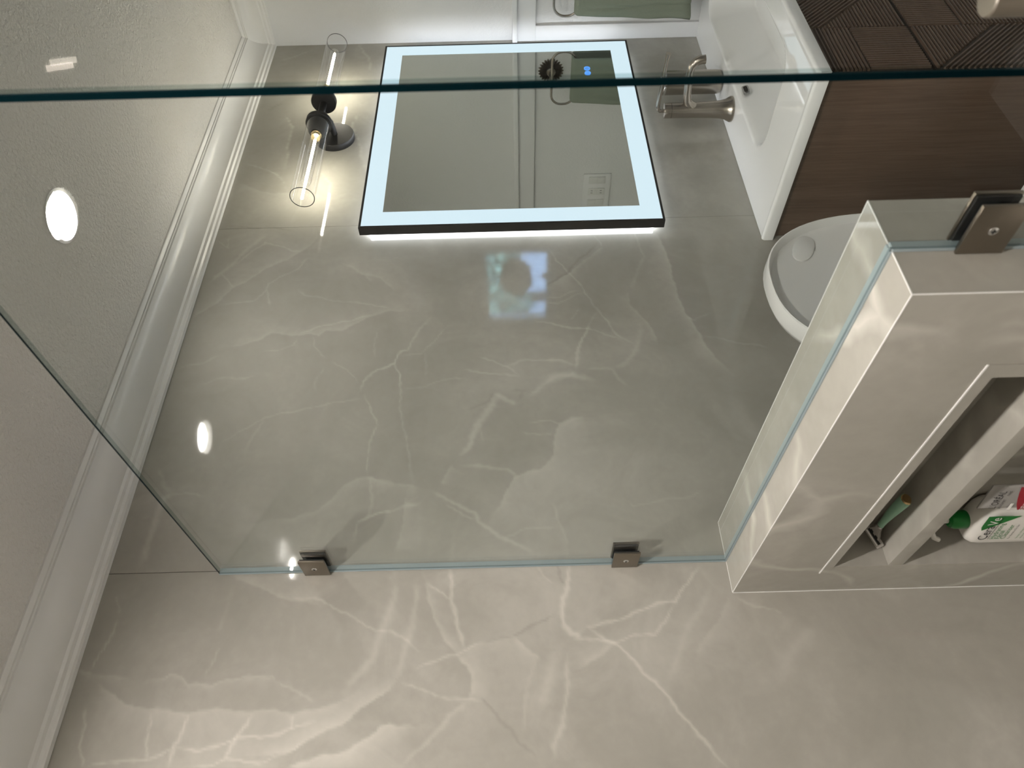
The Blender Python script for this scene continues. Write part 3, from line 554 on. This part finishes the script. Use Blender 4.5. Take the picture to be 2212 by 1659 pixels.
for k, bx_ in enumerate((2.225,2.198)):
    b = MB().tube([(bx_+.0085*math.cos(a*math.pi/14),-.0464,1.2625+.0085*math.sin(a*math.pi/14)) for a in range(28)],.0016,6,closed=True).build('touch_button','blue',t); part(b,'glowing blue touch button')
    ic = MB()
    if k == 0:
        for s_ in (-1,0,1): ic.box(bx_-.004,bx_+.004,-.0466,-.0458,1.2625+s_*.0034-.0009,1.2625+s_*.0034+.0009)
    else:
        ic.tube([(bx_+.0045*math.cos(a),-.0462,1.2625+.0045*math.sin(a)) for a in [math.radians(120+30*i) for i in range(11)]],.0010,6).box(bx_-.0009,bx_+.0009,-.0468,-.0458,1.2625,1.2685)
    ic.build('icon','blue',b)
# ---- sconce
SX, SY, SZ = 1.945,-.095,2.066
t = thing('wall_sconce','black two-armed wall sconce with clear glass tubes above the mirror','wall lamp',(SX,0,SZ))
MB().lathe([(.0575,0),(.0580,-.002),(.0580,-.017),(.0565,-.020)],(0,0,-.022),'y',48).build('backplate','black',t,smooth=True)
MB().tube([(0,-.019,-.022),(0,-.06,-.018),(0,SY,0)],.0095,16).build('arm','black',t,smooth=True)
MB().lathe([(.0105,-.050),(.0105,.050)],(0,SY,0),'x',24).build('neck','black',t,smooth=True)
for s_ in (-1,1):
    def P(pr): return [(r,h*s_) for r,h in pr]
    c = (0,SY,0)
    hd = MB().lathe(P([(.010,.040),(.0355,.046),(.0368,.048),(.0368,.053),(.0345,.0545),(.0368,.056),(.0368,.063),(.034,.0645),(.030,.068),(.0295,.078),(.026,.092),(.019,.106),(.0165,.108),(.0150,.104)]),c,'x',40,cap0=False,cap1=False).build('holder','black',t,smooth=True)
    MB().lathe(P([(.0325,.063),(.0325,.383)]),c,'x',48,cap0=False,cap1=False).build('glass_shade','shade_glass',t,smooth=True)
    MB().tube([(.383*s_,SY+.0315*math.cos(a*math.pi/24),.0315*math.sin(a*math.pi/24)) for a in range(48)],.0011,6,closed=True).build('glass_rim','edge_thin',t)
    bu = MB().lathe(P([(.0150,.100),(.0150,.113),(.0135,.114),(.0135,.124)]),c,'x',28).build('bulb','brass',t,smooth=True)
    MB().lathe(P([(.0140,.122),(.0145,.13),(.0145,.318),(.012,.327),(.006,.332),(.0015,.333)]),c,'x',28,cap0=False).build('bulb_glass','shade_glass',bu,smooth=True)
    MB().lathe(P([(.0036,.136),(.0036,.315)]),c,'x',12).build('filament','filament',bu,smooth=True)
# ---- shower glass
GX0, GX1 = .568, .578
t = thing('shower_panel','fixed clear glass shower panel standing on the half wall','glass panel',(.573,-.5,0))
def loc(o): o.location = (-.573,.5,0); return o
loc(prism_x(MB(),[(-.0035,PZ+.003),(-.0035,2.10),(-1.0,2.10),(-1.0,.012),(PY-.0035,.012),(PY-.0035,PZ+.003)],GX0,GX1,joints=(0,4,5)).build('glass_pane',['glass','edge','edge_soft','joint'],t))
loc(MB().box(GX0-.0012,GX1+.0012,-.0034,-.0002,PZ+.0008,2.10).box(GX0-.0012,GX1+.0012,PY,-.0034,PZ+.0003,PZ+.0025).box(GX0-.0012,GX1+.0012,PY-.0034,PY-.0003,.012,PZ).build('silicone_joint','silicone',t))
t = thing('shower_door','clear glass shower door with metal tube handle','glass door',(.573,-1.36,0))
def loc(o): o.location = (-.573,1.36,0); return o
loc(prism_x(MB(),[(-1.006,.015),(-1.006,2.10),(-1.74,2.10),(-1.74,.015)],GX0,GX1).build('glass_pane',['glass','edge','edge_soft'],t))
for sx_ in (.525,.621):
    h = loc(MB().lathe([(.0115,.80),(.0125,.801),(.0125,1.186),(.0115,1.1872)],(sx_,-1.087,0),'z',32).build('handle','nickel_h',t,smooth=True))
    s2 = -1 if sx_<.573 else 1
    for z_ in (.86,1.09):
        MB().lathe([(.008,(GX0-.0002 if s2<0 else GX1+.0002)),(.008,sx_-s2*.006)],(0,-1.087,z_),'x',20).build('standoff','nickel_h',h,smooth=True)
hg = MB()
for z_ in (.35,1.75): hg.box(.560,.5675,-1.80+.041,-1.69,z_-.045,z_+.045); hg.box(.5785,.586,-1.759,-1.69,z_-.045,z_+.045)
loc(hg.build('hinge','bronze',t,bevel=.001))
# ---- clamps that hold the panel
def screw(parent, c):
    s_ = MB().lathe([(.0052,-.0004),(.0050,-.0010),(.0035,-.0016)],c,'x',20).build('screw','chrome',parent,smooth=True)
    MB().box(c[0]-.0019,c[0]-.0015,c[1]-.0028,c[1]+.0028,c[2]-.0007,c[2]+.0007).box(c[0]-.0019,c[0]-.0015,c[1]-.0007,c[1]+.0007,c[2]-.0028,c[2]+.0028).build('cross_slot','blackgap',s_)
def clamp(label, y0, y1, z0, z1, wall_y):
    t = thing('glass_clamp',label,'clamp',(.573,(y0+y1)/2,z0),0,'clamps holding the shower glass'); oy, oz = (y0+y1)/2, z0
    ga, gb = y0-oy, y1-oy; H = z1-z0
    MB().box(-.0125,-.0080,ga,gb,0,H).build('front_plate','bronze',t,bevel=.0009)
    MB().box(.0080,.0125,ga,gb,0,H).build('rear_plate','bronze',t,bevel=.0009)
    MB().box(-.0079,-.0052,ga+.002,gb-.002,.002,H-.002).box(.0052,.0079,ga+.002,gb-.002,.002,H-.002).build('gasket','blackgap',t)
    screw(t,(-.0123,0,H/2))
clamp('upper square metal clamp fixing the glass to the onyx wall',-.062,-.0006,1.886,1.935,0)
clamp('lower square metal clamp fixing the glass to the onyx wall',-.062,-.0006,1.300,1.349,0)
clamp('square metal clamp on the end of the half wall',-.866,-.8036,1.016,1.065,0)
# ---- vanity top
SXL,SXR,SYF,SZT = 1.455,2.4925,-.475,.860
t = thing('vanity_sink','white ceramic sink top with long basin','sink',(1.97,-.24,.82)); OX,OY,OZ = 1.97,-.24,.82
nx, ny = 190, 92; vs, fq = [], []
bx0,bx1,by0,by1 = 1.635,2.42,-.410,-.125
for i in range(nx+1):
    for j in range(ny+1):
        x = SXL+(SXR-SXL)*i/nx; y = SYF+(-.001-SYF)*j/ny
        cxm,cym = (bx0+bx1)/2,(by0+by1)/2; rr = .075
        qx,qy = abs(x-cxm)-(bx1-bx0)/2+rr, abs(y-cym)-(by1-by0)/2+rr
        sd = math.hypot(max(qx,0),max(qy,0))+min(max(qx,qy),0)-rr
        wl = .045 if y>cym+.04 else .080
        s_ = min(max(-sd/wl,0),1); s_ = s_*s_*(3-2*s_)
        z = SZT-.135*s_-.010*min(max((-sd-wl)/.1,0),1)
        e = min(x-SXL,y-SYF,.02); z += .0022*max(0,1-abs(e-.008)/.007) - (.004*(1-e/.004)**2 if e<.004 else 0)
        vs.append((x-OX,y-OY,z-OZ))
for i in range(nx):
    for j in range(ny): a = i*(ny+1)+j; fq.append((a,a+ny+1,a+ny+2,a+1))
m_ = MB(); m_.add(vs,fq)
per = [i*(ny+1) for i in range(nx+1)]+[nx*(ny+1)+j for j in range(1,ny+1)]+[i*(ny+1)+ny for i in range(nx-1,-1,-1)]+[j for j in range(ny-1,0,-1)]
base = len(m_.v); zb = .8335-OZ
for p in per: x,y,z = m_.v[p]; m_.v.append((x,y,zb))
n = len(per); m_.f += [(per[k],base+k,base+(k+1)%n,per[(k+1)%n]) for k in range(n)]; m_.mi += [0]*n
m_.build('basin_top','ceramic',t,smooth=True,auto=50)
ov = MB()
def ovp(a,b,e=4,n=28): return sup(a,b,e,n)
rings = []
for (a,b,d) in ((.0185,.0095,.004),(.0185,.0095,-.0030),(.0140,.0055,-.0038),(.0130,.0045,.001)): rings.append([(p[0],d,p[1]) for p in ovp(a,b)])
o1 = ov.loft(rings,cap0=False,cap1=False).build('overflow_ring','chrome_d',t,smooth=True)
o2 = MB().loft([[(p[0],-.0005,p[1]) for p in ovp(.0132,.0047)],[(p[0],.0,p[1]) for p in ovp(.0132,.0047)]]).build('overflow_slot','blackgap',o1)
o1.location = (1.922-OX,-.1450-OY,.8405-OZ); o1.rotation_euler = (math.radians(-20),0,0)
MB().lathe([(.022,0),(.023,.002),(.019,.004),(.005,.0035)],(1.97-OX,-.28-OY,.7155-OZ),'z',28).build('drain','chrome',t,smooth=True)
# ---- vanity cabinet
t = thing('vanity_cabinet','dark brown wood vanity cabinet with geometric ribbed front','cabinet',(1.98,-.23,.12)); OX,OY,OZ = 1.98,-.23,.12
def B(x0,x1,y0,y1,z0,z1): return MB().box(x0-OX,x1-OX,y0-OY,y1-OY,z0-OZ,z1-OZ)
B(1.470,1.488,-.452,-.002,.12,.8330).build('side_panel','wood',t,bevel=.0008)
B(2.474,2.492,-.452,-.0002,.12,.8330).build('side_panel','wood',t,bevel=.0008)
B(1.4885,2.4735,-.432,-.0015,.12,.700).build('carcass','wood_d',t)
def clipline(poly, p, d):
    ts = []; n = len(poly)
    for i in range(n):
        a, b = poly[i], poly[(i+1)%n]; ex,ez = b[0]-a[0],b[1]-a[1]; den = d[0]*ez-d[1]*ex
        if abs(den)<1e-9: continue
        w0,w1 = a[0]-p[0],a[1]-p[1]; t_ = (w0*ez-w1*ex)/den; u = (w0*d[1]-w1*d[0])/den
        if -1e-6<=u<=1+1e-6: ts.append(t_)
    return (min(ts),max(ts)) if len(ts)>=2 and max(ts)-min(ts)>.004 else None
def ribs(poly, d, parent, pitch=.0090, w=.0030, yf=-.4525, yp=-.4580):
    L = math.hypot(*d); d = (d[0]/L,d[1]/L); nrm = (-d[1],d[0]); ks = [p[0]*nrm[0]+p[1]*nrm[1] for p in poly]
    k = min(ks)+pitch*.55; m = MB()
    while k < max(ks)-pitch*.3:
        p = (nrm[0]*k,nrm[1]*k); c = clipline(poly,p,d)
        if c:
            a = (p[0]+d[0]*(c[0]+.0012),p[1]+d[1]*(c[0]+.0012)); b = (p[0]+d[0]*(c[1]-.0012),p[1]+d[1]*(c[1]-.0012)); vs = []
            for q in (a,b):
                for s_,yy in ((-w,yf),(-w*.55,yp),(w*.55,yp),(w,yf)): vs.append((q[0]+nrm[0]*s_-OX,yy-OY,q[1]+nrm[1]*s_-OZ))
            m.add(vs,[(0,1,5,4),(1,2,6,5),(2,3,7,6),(3,0,4,7),(0,3,2,1),(4,5,6,7)])
        k += pitch
    return m.build('ribbed_panel','wood_h',parent)
CE = (1.4895,1.668,1.862,2.060,2.262,2.4725)
for (za,zb_) in ((.5965,.8255),(.125,.5895)):
    dfn = B(1.4895,2.4725,-.4525,-.4325,za,zb_).build('drawer_front','wood_d',t)
    for ci in range(5):
        x0, x1 = CE[ci]+.0008, CE[ci+1]-.0008
        if za>.5:
            if ci%2==0:
                ribs([(x0,.732),(x1,.732),(x1,.8245),(x0,.8245)],(1,0),dfn); ribs([(x0,.5975),(x1,.5975),(x1,.731),(x0,.731)],(0,1),dfn)
            else:
                ribs([(x0,.796),(x1,.601),(x1,.8245),(x0,.8245)],(x1-x0,-.195),dfn); ribs([(x0,.5975),(x1,.5975),(x0,.792)],(1,0),dfn)
        else:
            if ci%2==0:
                ribs([(x0,.588),(x1,.588),(x1,.398)],(1,0),dfn); ribs([(x0,.583),(x1,.393),(x1,.13),(x0,.13)],(x1-x0,-.19),dfn)
            else:
                ribs([(x0,.469),(x1,.469),(x1,.588),(x0,.588)],(0,1),dfn); ribs([(x0,.13),(x1,.13),(x1,.466),(x0,.466)],(1,0),dfn)
B(1.53,2.44,-.40,-.01,.0005,.1195).build('plinth','wood_d',t)
# ---- faucet
FX,FY,FZ = 1.945,-.070,.8615
t = thing('faucet','brushed nickel single-lever faucet with flared base','faucet',(FX,FY,FZ))
MB().lathe([(.0365,-.001),(.0365,.004),(.0345,.008),(.0290,.018),(.0255,.034),(.0235,.06),(.0222,.10),(.0218,.178)],(0,0,0),'z',40).build('body','nickel',t,smooth=True)
MB().lathe([(.0210,.1785),(.0218,.1795),(.0218,.196),(.0208,.199),(.0190,.1995)],(0,0,0),'z',40).build('cap','nickel',t,smooth=True)
sp = [(0,-.010,.118),(0,-.020,.128),(0,-.032,.135),(0,-.055,.139),(0,-.10,.142),(0,-.125,.142),(0,-.140,.139),(0,-.151,.131),(0,-.157,.119),(0,-.158,.106)]
MB().tube(sp,[.017,.0140,.0118,.0108,.0105,.0108,.0112,.0116,.0120,.0125],20).build('spout','nickel',t,smooth=True)
lv = [(0,0,.199),(0,.001,.210),(0,-.006,.2165),(0,-.02,.2185),(0,-.09,.2165),(0,-.16,.214),(0,-.178,.212)]
MB().tube(lv,[.0055,.0055,.0058,.0062,.0058,.0066,.0082],14).build('lever','nickel',t,smooth=True)
# ---- tumbler
t = thing('tumbler','brushed metal tumbler standing beside the faucet','tumbler',(2.105,-.062,.8612))
MB().lathe([(.030,0),(.034,.003),(.0355,.012),(.0365,.178),(.0350,.179),(.0335,.176),(.0325,.012),(.0005,.008)],n=40,cap1=False).build('cup','nickel',t,smooth=True)
MB().lathe([(.0369,.1725),(.0372,.1735),(.0372,.1775),(.0366,.1785)],n=40,cap0=False,cap1=False).build('rim_band','chrome',t,smooth=True)
# ---- towel ring, towel, switches on the right wall
t = thing('towel_ring','nickel towel ring with dark sunburst rosette on the right wall','towel ring',(XR,-.207,1.36))
ro = MB().lathe([(.016,0),(.016,-.014),(.012,-.018)],axis='x',n=24).build('rosette','bronze',t,smooth=True)
for k in range(24):
    a = 2*math.pi*k/24; ca, sa = math.cos(a), math.sin(a); m_ = MB(); vs = []
    for r, w, d in ((.013,.0012,.004),(.030,.0042,.013),(.040,.0040,.011),(.046,.0008,.004)):
        for s_ in (-1,1): vs.append((-.0005,ca*r-sa*w*s_,sa*r+ca*w*s_))
        vs.append((-d,ca*r,sa*r))
    fs = []
    for i in range(3):
        b = 3*i; fs += [(b,b+3,b+5,b+2),(b+2,b+5,b+4,b+1),(b,b+1,b+4,b+3)]
    m_.add(vs,fs+[(0,2,1),(9,10,11)]).build('petal','bronze',ro)
MB().tube([(-.015,0,0),(-.055,0,.002)],.007,14).build('post','nickel',t,smooth=True)
rp = []
for cx_,cz_,a0 in ((.064,-.036,0),(-.064,-.036,90),(-.064,-.046,180),(.064,-.046,270)):
    for k in range(7): a = math.radians(a0+15*k); rp.append((-.055,cx_+.036*math.cos(a),cz_+.036*math.sin(a)))
MB().tube(rp,.0042,12,closed=True).build('ring','nickel',t,smooth=True)
tw = MB(); n1, n2 = 40, 26; vs, fs = [], []; zb_ = 1.36-.082
path = []
for k in range(14): path.append((-.078-.010*(1-k/13), zb_-.36*(1-k/13)))
for k in range(1,7): a = math.pi*(1-k/7); path.append((-.055+.0235*math.cos(a)*1.0, zb_+.012*math.sin(a)))
for k in range(14): path.append((-.0325-.004*k/13, zb_-.34*k/13))
n1 = len(path)
for i,(px_,pz_) in enumerate(path):
    dep = max(0,(zb_-pz_))/.36
    for j in range(n2+1):
        u = j/n2*2-1; y = -.207+.004+u*(.083+.012*dep)
        wv = (.008*math.sin(u*7+1.2+dep*1.5)+.0035*math.sin(u*17+dep*5))*min(1,dep*3)
        sgn = -1 if i<n1/2 else .4
        vs.append((XR+px_+sgn*abs(wv)-(.002 if i<n1/2 else 0), y+.003*math.sin(pz_*40+u*3)*dep, pz_+.004*math.sin(u*5)*dep))
for i in range(n1-1):
    for j in range(n2): a = i*(n2+1)+j; fs.append((a,a+1,a+n2+2,a+n2+1))
tw.add(vs,fs); two = tw.build('hand_towel','towel',smooth=True,auto=80)
sm = two.modifiers.new('thick','SOLIDIFY'); sm.thickness = .006; sm.offset = 0
tag(two,'sage green hand towel hanging from the towel ring','towel')
t = thing('switch_plate','white three-gang switch and outlet plate on the right wall','switch plate',(XR,-.749,1.1565))
MB().box(-.006,-.0002,-.087,.087,-.0565,.0565).build('plate','board',t,bevel=.002)
for k, yy in enumerate((-.058,0,.058)):
    sw = MB().box(-.0085,-.006,yy-.0167,yy+.0167,-.0335,.0335).build('rocker' if k!=1 else 'outlet','plastic',t,bevel=.0008)
    if k==1:
        o_ = MB()
        for zz in (-.019,.019):
            for dy in (-.0055,.0055): o_.box(-.0088,-.0082,yy+dy-.001,yy+dy+.001,zz-.004,zz+.004)
        o_s=o_.build('slot','blackgap',sw); o_s['kind']='stuff'; MB().box(-.0095,-.0085,yy-.008,yy+.008,-.0065,-.001).box(-.0095,-.0085,yy-.008,yy+.008,.001,.0065).build('test_button','plastic',sw)
    else: MB().box(-.0100,-.0084,yy-.0135,yy+.0135,-.029 if k else .001,-.001 if k else .029).build('paddle','plastic',sw,bevel=.0005)
# ---- toilet with raised lid
TX = 1.090
t = thing('toilet','white toilet with its rounded lid raised against the onyx wall','toilet',(TX,-.335,.0005))
def ring(a,bf,bb,z,cy=0,n=36,e=2.4):
    out = []
    for i in range(n):
        th = 2*math.pi*i/n; c,s_ = math.cos(th),math.sin(th); b = bb if s_>0 else bf
        out.append((a*math.copysign(abs(c)**(2/e),c),cy+b*math.copysign(abs(s_)**(2/e),s_),z))
    return out
MB().loft([ring(.125,.20,.22,0),ring(.118,.20,.22,.03),ring(.125,.22,.24,.16),ring(.165,.28,.27,.30),ring(.172,.30,.29,.37),ring(.174,.302,.30,.402),ring(.168,.298,.295,.4095)]).build('bowl','ceramic',t,smooth=True,auto=50)
MB().box(-.19,.19,.13,.345,.30,.50).build('rear_deck','ceramic',t,bevel=.02,seg=4)
st_ = MB(); o_ = ring(.170,.300,.16,.4120,n=48); i_ = ring(.115,.22,.10,.4120,n=48); up = lambda r,h:[(p[0],p[1],p[2]+h) for p in r]
st_.loft([i_,o_,up(o_,.016),up(ring(.166,.295,.155,.4120,n=48),.020),up(ring(.120,.225,.105,.4120,n=48),.020),up(i_,.016),i_],cap0=False,cap1=False).build('seat','plastic',t,smooth=True,auto=60)
LH, LW = .500, .2005          # lid in its own plane: x across, z up from the hinge
def lid_ring(a, top, yy, inset=0, n=64):
    out = []
    for i in range(n):
        th = 2*math.pi*i/n; c,s_ = math.cos(th),math.sin(th)
        if s_>=0: x = a*math.copysign(abs(c)**(2/2.35),c); z = .24+(top-.24)*abs(s_)**(2/2.35)
        else: x = a*math.copysign(abs(c)**(2/6),c); z = .24-(.24-inset)*abs(s_)**(2/6)
        out.append((x,yy,z))
    return out
ld = MB().loft([lid_ring(LW-.030,LH-.030,-.006,.03),lid_ring(LW-.012,LH-.012,-.010,.012),lid_ring(LW-.0055,LH-.0055,-.026,.006),lid_ring(LW-.003,LH-.003,-.028,.003),lid_ring(LW,LH,-.026,0),lid_ring(LW+.002,LH+.002,.010,0),lid_ring(LW-.008,LH-.008,.030,.006),lid_ring(LW-.03,LH-.03,.038,.03)]).build('lid','plastic',t,smooth=True,auto=50)
ld.location = (0,.120,.478); ld.rotation_euler = (math.radians(-3),0,0)
bp = [(p[0],p[1]) for p in sup(.040,.022,2.3,28)]
b_ = MB().loft([[(x,-.006,z) for x,z in bp],[(x,-.0095,z) for x,z in bp],[(x*.9,-.0115,z*.85) for x,z in bp]]).build('bumper','plastic',ld,smooth=True,auto=50)
b_.location = (.118,0,.398); b_.rotation_euler = (0,math.radians(25),0)
# ---- razor on the niche shelf
t = thing('razor','mint green handled razor lying on the niche shelf','razor',(.548,-.235,.8815))
RB = Vector((.548,-.235,.8815)); E0 = Vector((.5530,-.2670,.8975))-RB; E1 = Vector((.5545,-.1690,.9010))-RB; dh = E1-E0
hp = [E0+dh*f+Vector((0,0,.0022*math.sin(f*math.pi))) for f in (0,.08,.3,.55,.78,.92,1)]
MB().tube(hp,[.0102,.0106,.0098,.0082,.0066,.0060,.0062],20,flat=.85).build('handle','mint',t,smooth=True)
MB().tube([E0-dh*.03,E0+dh*.004],[.0082,.0101],20,flat=.85).build('end_cap','gold',t,smooth=True)
MB().tube([E1-dh*.03,E1+dh*.01],.0066,16,flat=.85).build('collar','chrome',t,smooth=True)
CA, CB = Vector((.5670,-.1480,.9140))-RB, Vector((.5355,-.1240,.8895))-RB; cu_ = (CB-CA).normalized(); cc_ = (CA+CB)/2
vw = Vector((-.42,-.80,.42)); vw = (vw-cu_*vw.dot(cu_)).normalized(); cw_ = cu_.cross(vw)       # face of the cartridge, its short side
def slab3(c,l,w,h,m,par,name,bev=0): 
    vs = [c+cu_*(sx_*l)+cw_*(sy_*w)+vw*(sz_*h) for sz_ in (-1,1) for sx_,sy_ in ((-1,-1),(1,-1),(1,1),(-1,1))]
    return MB().add(vs,[(0,3,2,1),(4,5,6,7),(0,1,5,4),(1,2,6,5),(2,3,7,6),(3,0,4,7)]).build(name,m,par,bevel=bev,seg=3)
yk = E1+dh*.0; tgt = cc_; m_ = MB(); vs = []
for c,l,w,h in ((E1,.0055,.0045,.0050),(E1.lerp(tgt,.35),.0075,.005,.0045),(E1.lerp(tgt,.62),.0125,.005,.0035),(E1.lerp(tgt,.80),.0150,.005,.003)):
    d_ = (tgt-E1).normalized(); up_ = d_.cross(cu_).normalized(); vs.append([c+cu_*l+up_*h,c+cu_*l-up_*h,c-cu_*l-up_*h,c-cu_*l+up_*h])
m_.loft(vs).build('yoke','grey_plastic',t,bevel=.001)
for f_ in (-.0065,.0065): 
    p_ = E1.lerp(tgt,.66)+cu_*f_; MB().loft([[p_+cu_*.003+up_*.004,p_+cu_*.003-up_*.004,p_-cu_*.003-up_*.004,p_-cu_*.003+up_*.004],[p_+d_*.005+cu_*.004+up_*.004,p_+d_*.005+cu_*.004-up_*.004,p_+d_*.005-cu_*.004-up_*.004,p_+d_*.005-cu_*.004+up_*.004]]).build('yoke_hole','blackgap',t)
cr = slab3(cc_,.0235,.0072,.0045,'grey_plastic',t,'cartridge',.0028)
slab3(cc_+vw*.0046-cw_*.0005,.0170,.0022,.0004,'blackgap',cr,'blade'); slab3(cc_+vw*.0046+cw_*.0038,.0170,.0010,.0004,'ink_w',cr,'strip')
# ---- cleanser pump bottle
PHI = math.atan2(-.99,.139)
t = thing('pump_bottle','white cleanser bottle with green pump collar in the niche','bottle',(.556,-.182,.5085),PHI)
def br(a,b,z,e=3.2): return [(p[0],p[1],z-.5005) for p in sup(a,b,e,48)]
MB().loft([br(.046,.023,.5005),br(.050,.0265,.506),br(.050,.027,.60),br(.050,.027,.722),br(.0485,.0262,.733),br(.043,.0235,.742),br(.032,.0195,.748,2.6),br(.0185,.0175,.7505,2),br(.0170,.0170,.7525,2)]).build('bottle_body','bottle',t,smooth=True,auto=60)
MB().lathe([(.0155,.2520),(.0162,.2535),(.0158,.272),(.0135,.2795),(.0095,.2825)],n=32).build('pump_collar','green',t,smooth=True)
MB().lathe([(.0062,.2826),(.0062,.300)],n=20).build('pump_stem','bottle',t,smooth=True)
MB().lathe([(.0095,.2995),(.0105,.302),(.0100,.312),(.0060,.314)],n=24).tube([(-.004,-.002,.307),(-.022,-.010,.305),(-.033,-.014,.298),(-.037,-.016,.289)],[.0058,.0052,.0046,.0042],14).build('pump_head','bottle',t,smooth=True)
yq = -.0276; LZ = lambda z: z-.5005
gp = [(.0175,.7575),(.0270,.7615),(.0330,.7622),(.0420,.7622),(.0420,.7170)]
gp = [(.0060,.7520),(.0150,.7560),(.022,.7565),(.047,.7565),(.047,.7020)]
MB().add([(x,yq,LZ(z)-.0125) for x,z in gp],[tuple(range(len(gp)))]).build('label_wedge','green',t)
text('Cera',.0225,t,(-.0225,yq-.0004,LZ(.7215)),'ink',sx=.92); text('Ve',.0225,t,(.0225,yq-.0008,LZ(.7215)),'ink_w',sx=.90)
MB().box(-.020,.042,yq-.0004,yq-.0002,LZ(.7180),LZ(.7186)).build('underline','ink',t)
for z_, s_ in ((.7080,'Hydrating'),(.6990,'Facial'),(.6900,'Cleanser')): text(s_,.0118,t,(-.0205,yq-.0004,LZ(z_)),'green',sx=1.0)
text('For Normal to Dry Skin',.0048,t,(-.0200,yq-.0004,LZ(.6820)),'ink',sx=.9)
text('Cleanses, hydrates & helps',.0046,t,(-.0200,yq-.0004,LZ(.6690)),'green',sx=.85); text('restore the protective barrier',.0046,t,(-.0200,yq-.0004,LZ(.6620)),'green',sx=.85)
text('With 3 essential ceramides',.0046,t,(-.0200,yq-.0004,LZ(.6540)),'ink',sx=.85)
# ---- grey squeeze tube
t = thing('squeeze_tube','grey face wash tube with red band beside the cleanser bottle','tube',(.5302,-.3135,.5085),PHI)
TB = lambda z: .0013+.0155*min(1,(.2935-z)/.235)
def tr_(z, a, b=None, e=3.0): return [(p[0],p[1],z) for p in sup(a,b or TB(z),e,40)]
MB().loft([tr_(.2935,.030,.0013,6),tr_(.2860,.030,.0015,6),tr_(.2855,.0298,.0019,5)]+[tr_(z,.0295-.003*(1-z/.29)) for z in (.27,.24,.20,.15,.10,.06)]+[tr_(.05,.024,.014)]).build('tube_body','carton',t,smooth=True,auto=50)
MB().lathe([(.019,0),(.0195,.002),(.0185,.049)],n=32,ry=.75).build('cap','carton',t,smooth=True)
def fy(z): return -TB(z)-.0009
red = [(-.0290,.2330),(-.016,.2395),(0,.2450),(.014,.2490),(.0290,.2520)]
MB().add([(x,fy(z)+.0004,z) for x,z in red]+[(x,fy(.09)+.0004,.09) for x,z in reversed(red)],[(i,i+1,8-i,9-i) for i in range(4)]).build('red_band','red',t)
SL = (math.pi/2-.062,0,0)
text("L'ORÉAL",.0150,t,(-.0270,fy(.2700)-.0004,.2685),'ink',SL,sx=.80); text('SKIN EXPERT',.0056,t,(-.0265,fy(.261)-.0004,.2610),'ink',SL,sx=.75); text('PARIS',.0056,t,(.0075,fy(.261)-.0004,.2610),'ink',SL,sx=.9)
MB().box(-.0285,-.012,fy(.2475)-.0006,fy(.2475)-.0002,.2455,.2500).build('white_tag','ink_w',t)
text('REVITALIFT',.0125,t,(-.0285,fy(.223)-.0006,.2230),'ink_w',SL,sx=.72); text('TRIPLE POWER',.0080,t,(-.0285,fy(.212)-.0006,.2120),'ink_w',SL,sx=.8)
# ---- beyond the doorway
t = thing('standin_plant','plant standing in for an unidentified dark rounded shape before the far window','plant',(3.62,-2.28,.0005))  # unidentified dark silhouette against the window, built as a plant
MB().lathe([(.13,0),(.17,.30),(.18,.31),(.16,.31),(.15,.27)],n=24).build('pot','hall',t,smooth=True)
MB().lathe([(.02,.28),(.018,1.3)],n=10).build('stem','bark',t)
random.seed(4); fo = MB()
for k in range(420):
    u,v = random.uniform(0,6.283),random.uniform(-1,1); r = .12*(.6+.4*random.random()); s_ = math.sqrt(1-v*v)
    c = Vector((r*s_*math.cos(u),r*s_*math.sin(u),1.48+r*v*.85)); d = Vector((random.gauss(0,1),random.gauss(0,1),random.gauss(0,1))).normalized(); e = d.orthogonal().normalized()
    fo.add([c-d*.04,c+e*.02,c+d*.04,c-e*.02],[(0,1,2,3)])
f_ = fo.build('foliage','leafdark',t); f_['kind'] = 'stuff'
for k,(tx,ty,tz,rr) in enumerate(((7.6,-6.7,1.55,1.0),(9.2,-5.2,1.65,.8))):
    t = thing('garden_tree','sunlit green tree seen through the window, '+('wider one' if k==0 else 'slimmer one'),'tree',(tx,ty,-.4))
    MB().lathe([(.12,0),(.08,1.6)],n=10).build('trunk','bark',t)
    fo = MB()
    for q in range(900):
        u,v = random.uniform(0,6.283),random.uniform(-1,1); r = rr*(.5+.5*random.random()); s_ = math.sqrt(1-v*v)
        c = Vector((r*s_*math.cos(u),r*s_*math.sin(u),tz+.55+r*v*.5)); d = Vector((random.gauss(0,1),random.gauss(0,1),random.gauss(0,1))).normalized(); e = d.orthogonal().normalized()
        fo.add([c-d*.10,c+e*.06,c+d*.10,c-e*.06],[(0,1,2,3)])
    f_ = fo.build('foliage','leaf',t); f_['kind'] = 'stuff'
t = thing('garden_wall','pale blue garden wall beyond the window','wall',(10.5,-7.5,-.4))
MB().box(-.1,.1,-4,4,0,1.75).build('panel','bluewall',t); MB().box(-.14,.14,-4,4,1.75,1.83).build('coping','board',t)
tag(MB().box(5.31,14,-14,2,-.5,-.4).build('ground','bluewall'),'pale paved ground outside the window','ground',kind='structure')
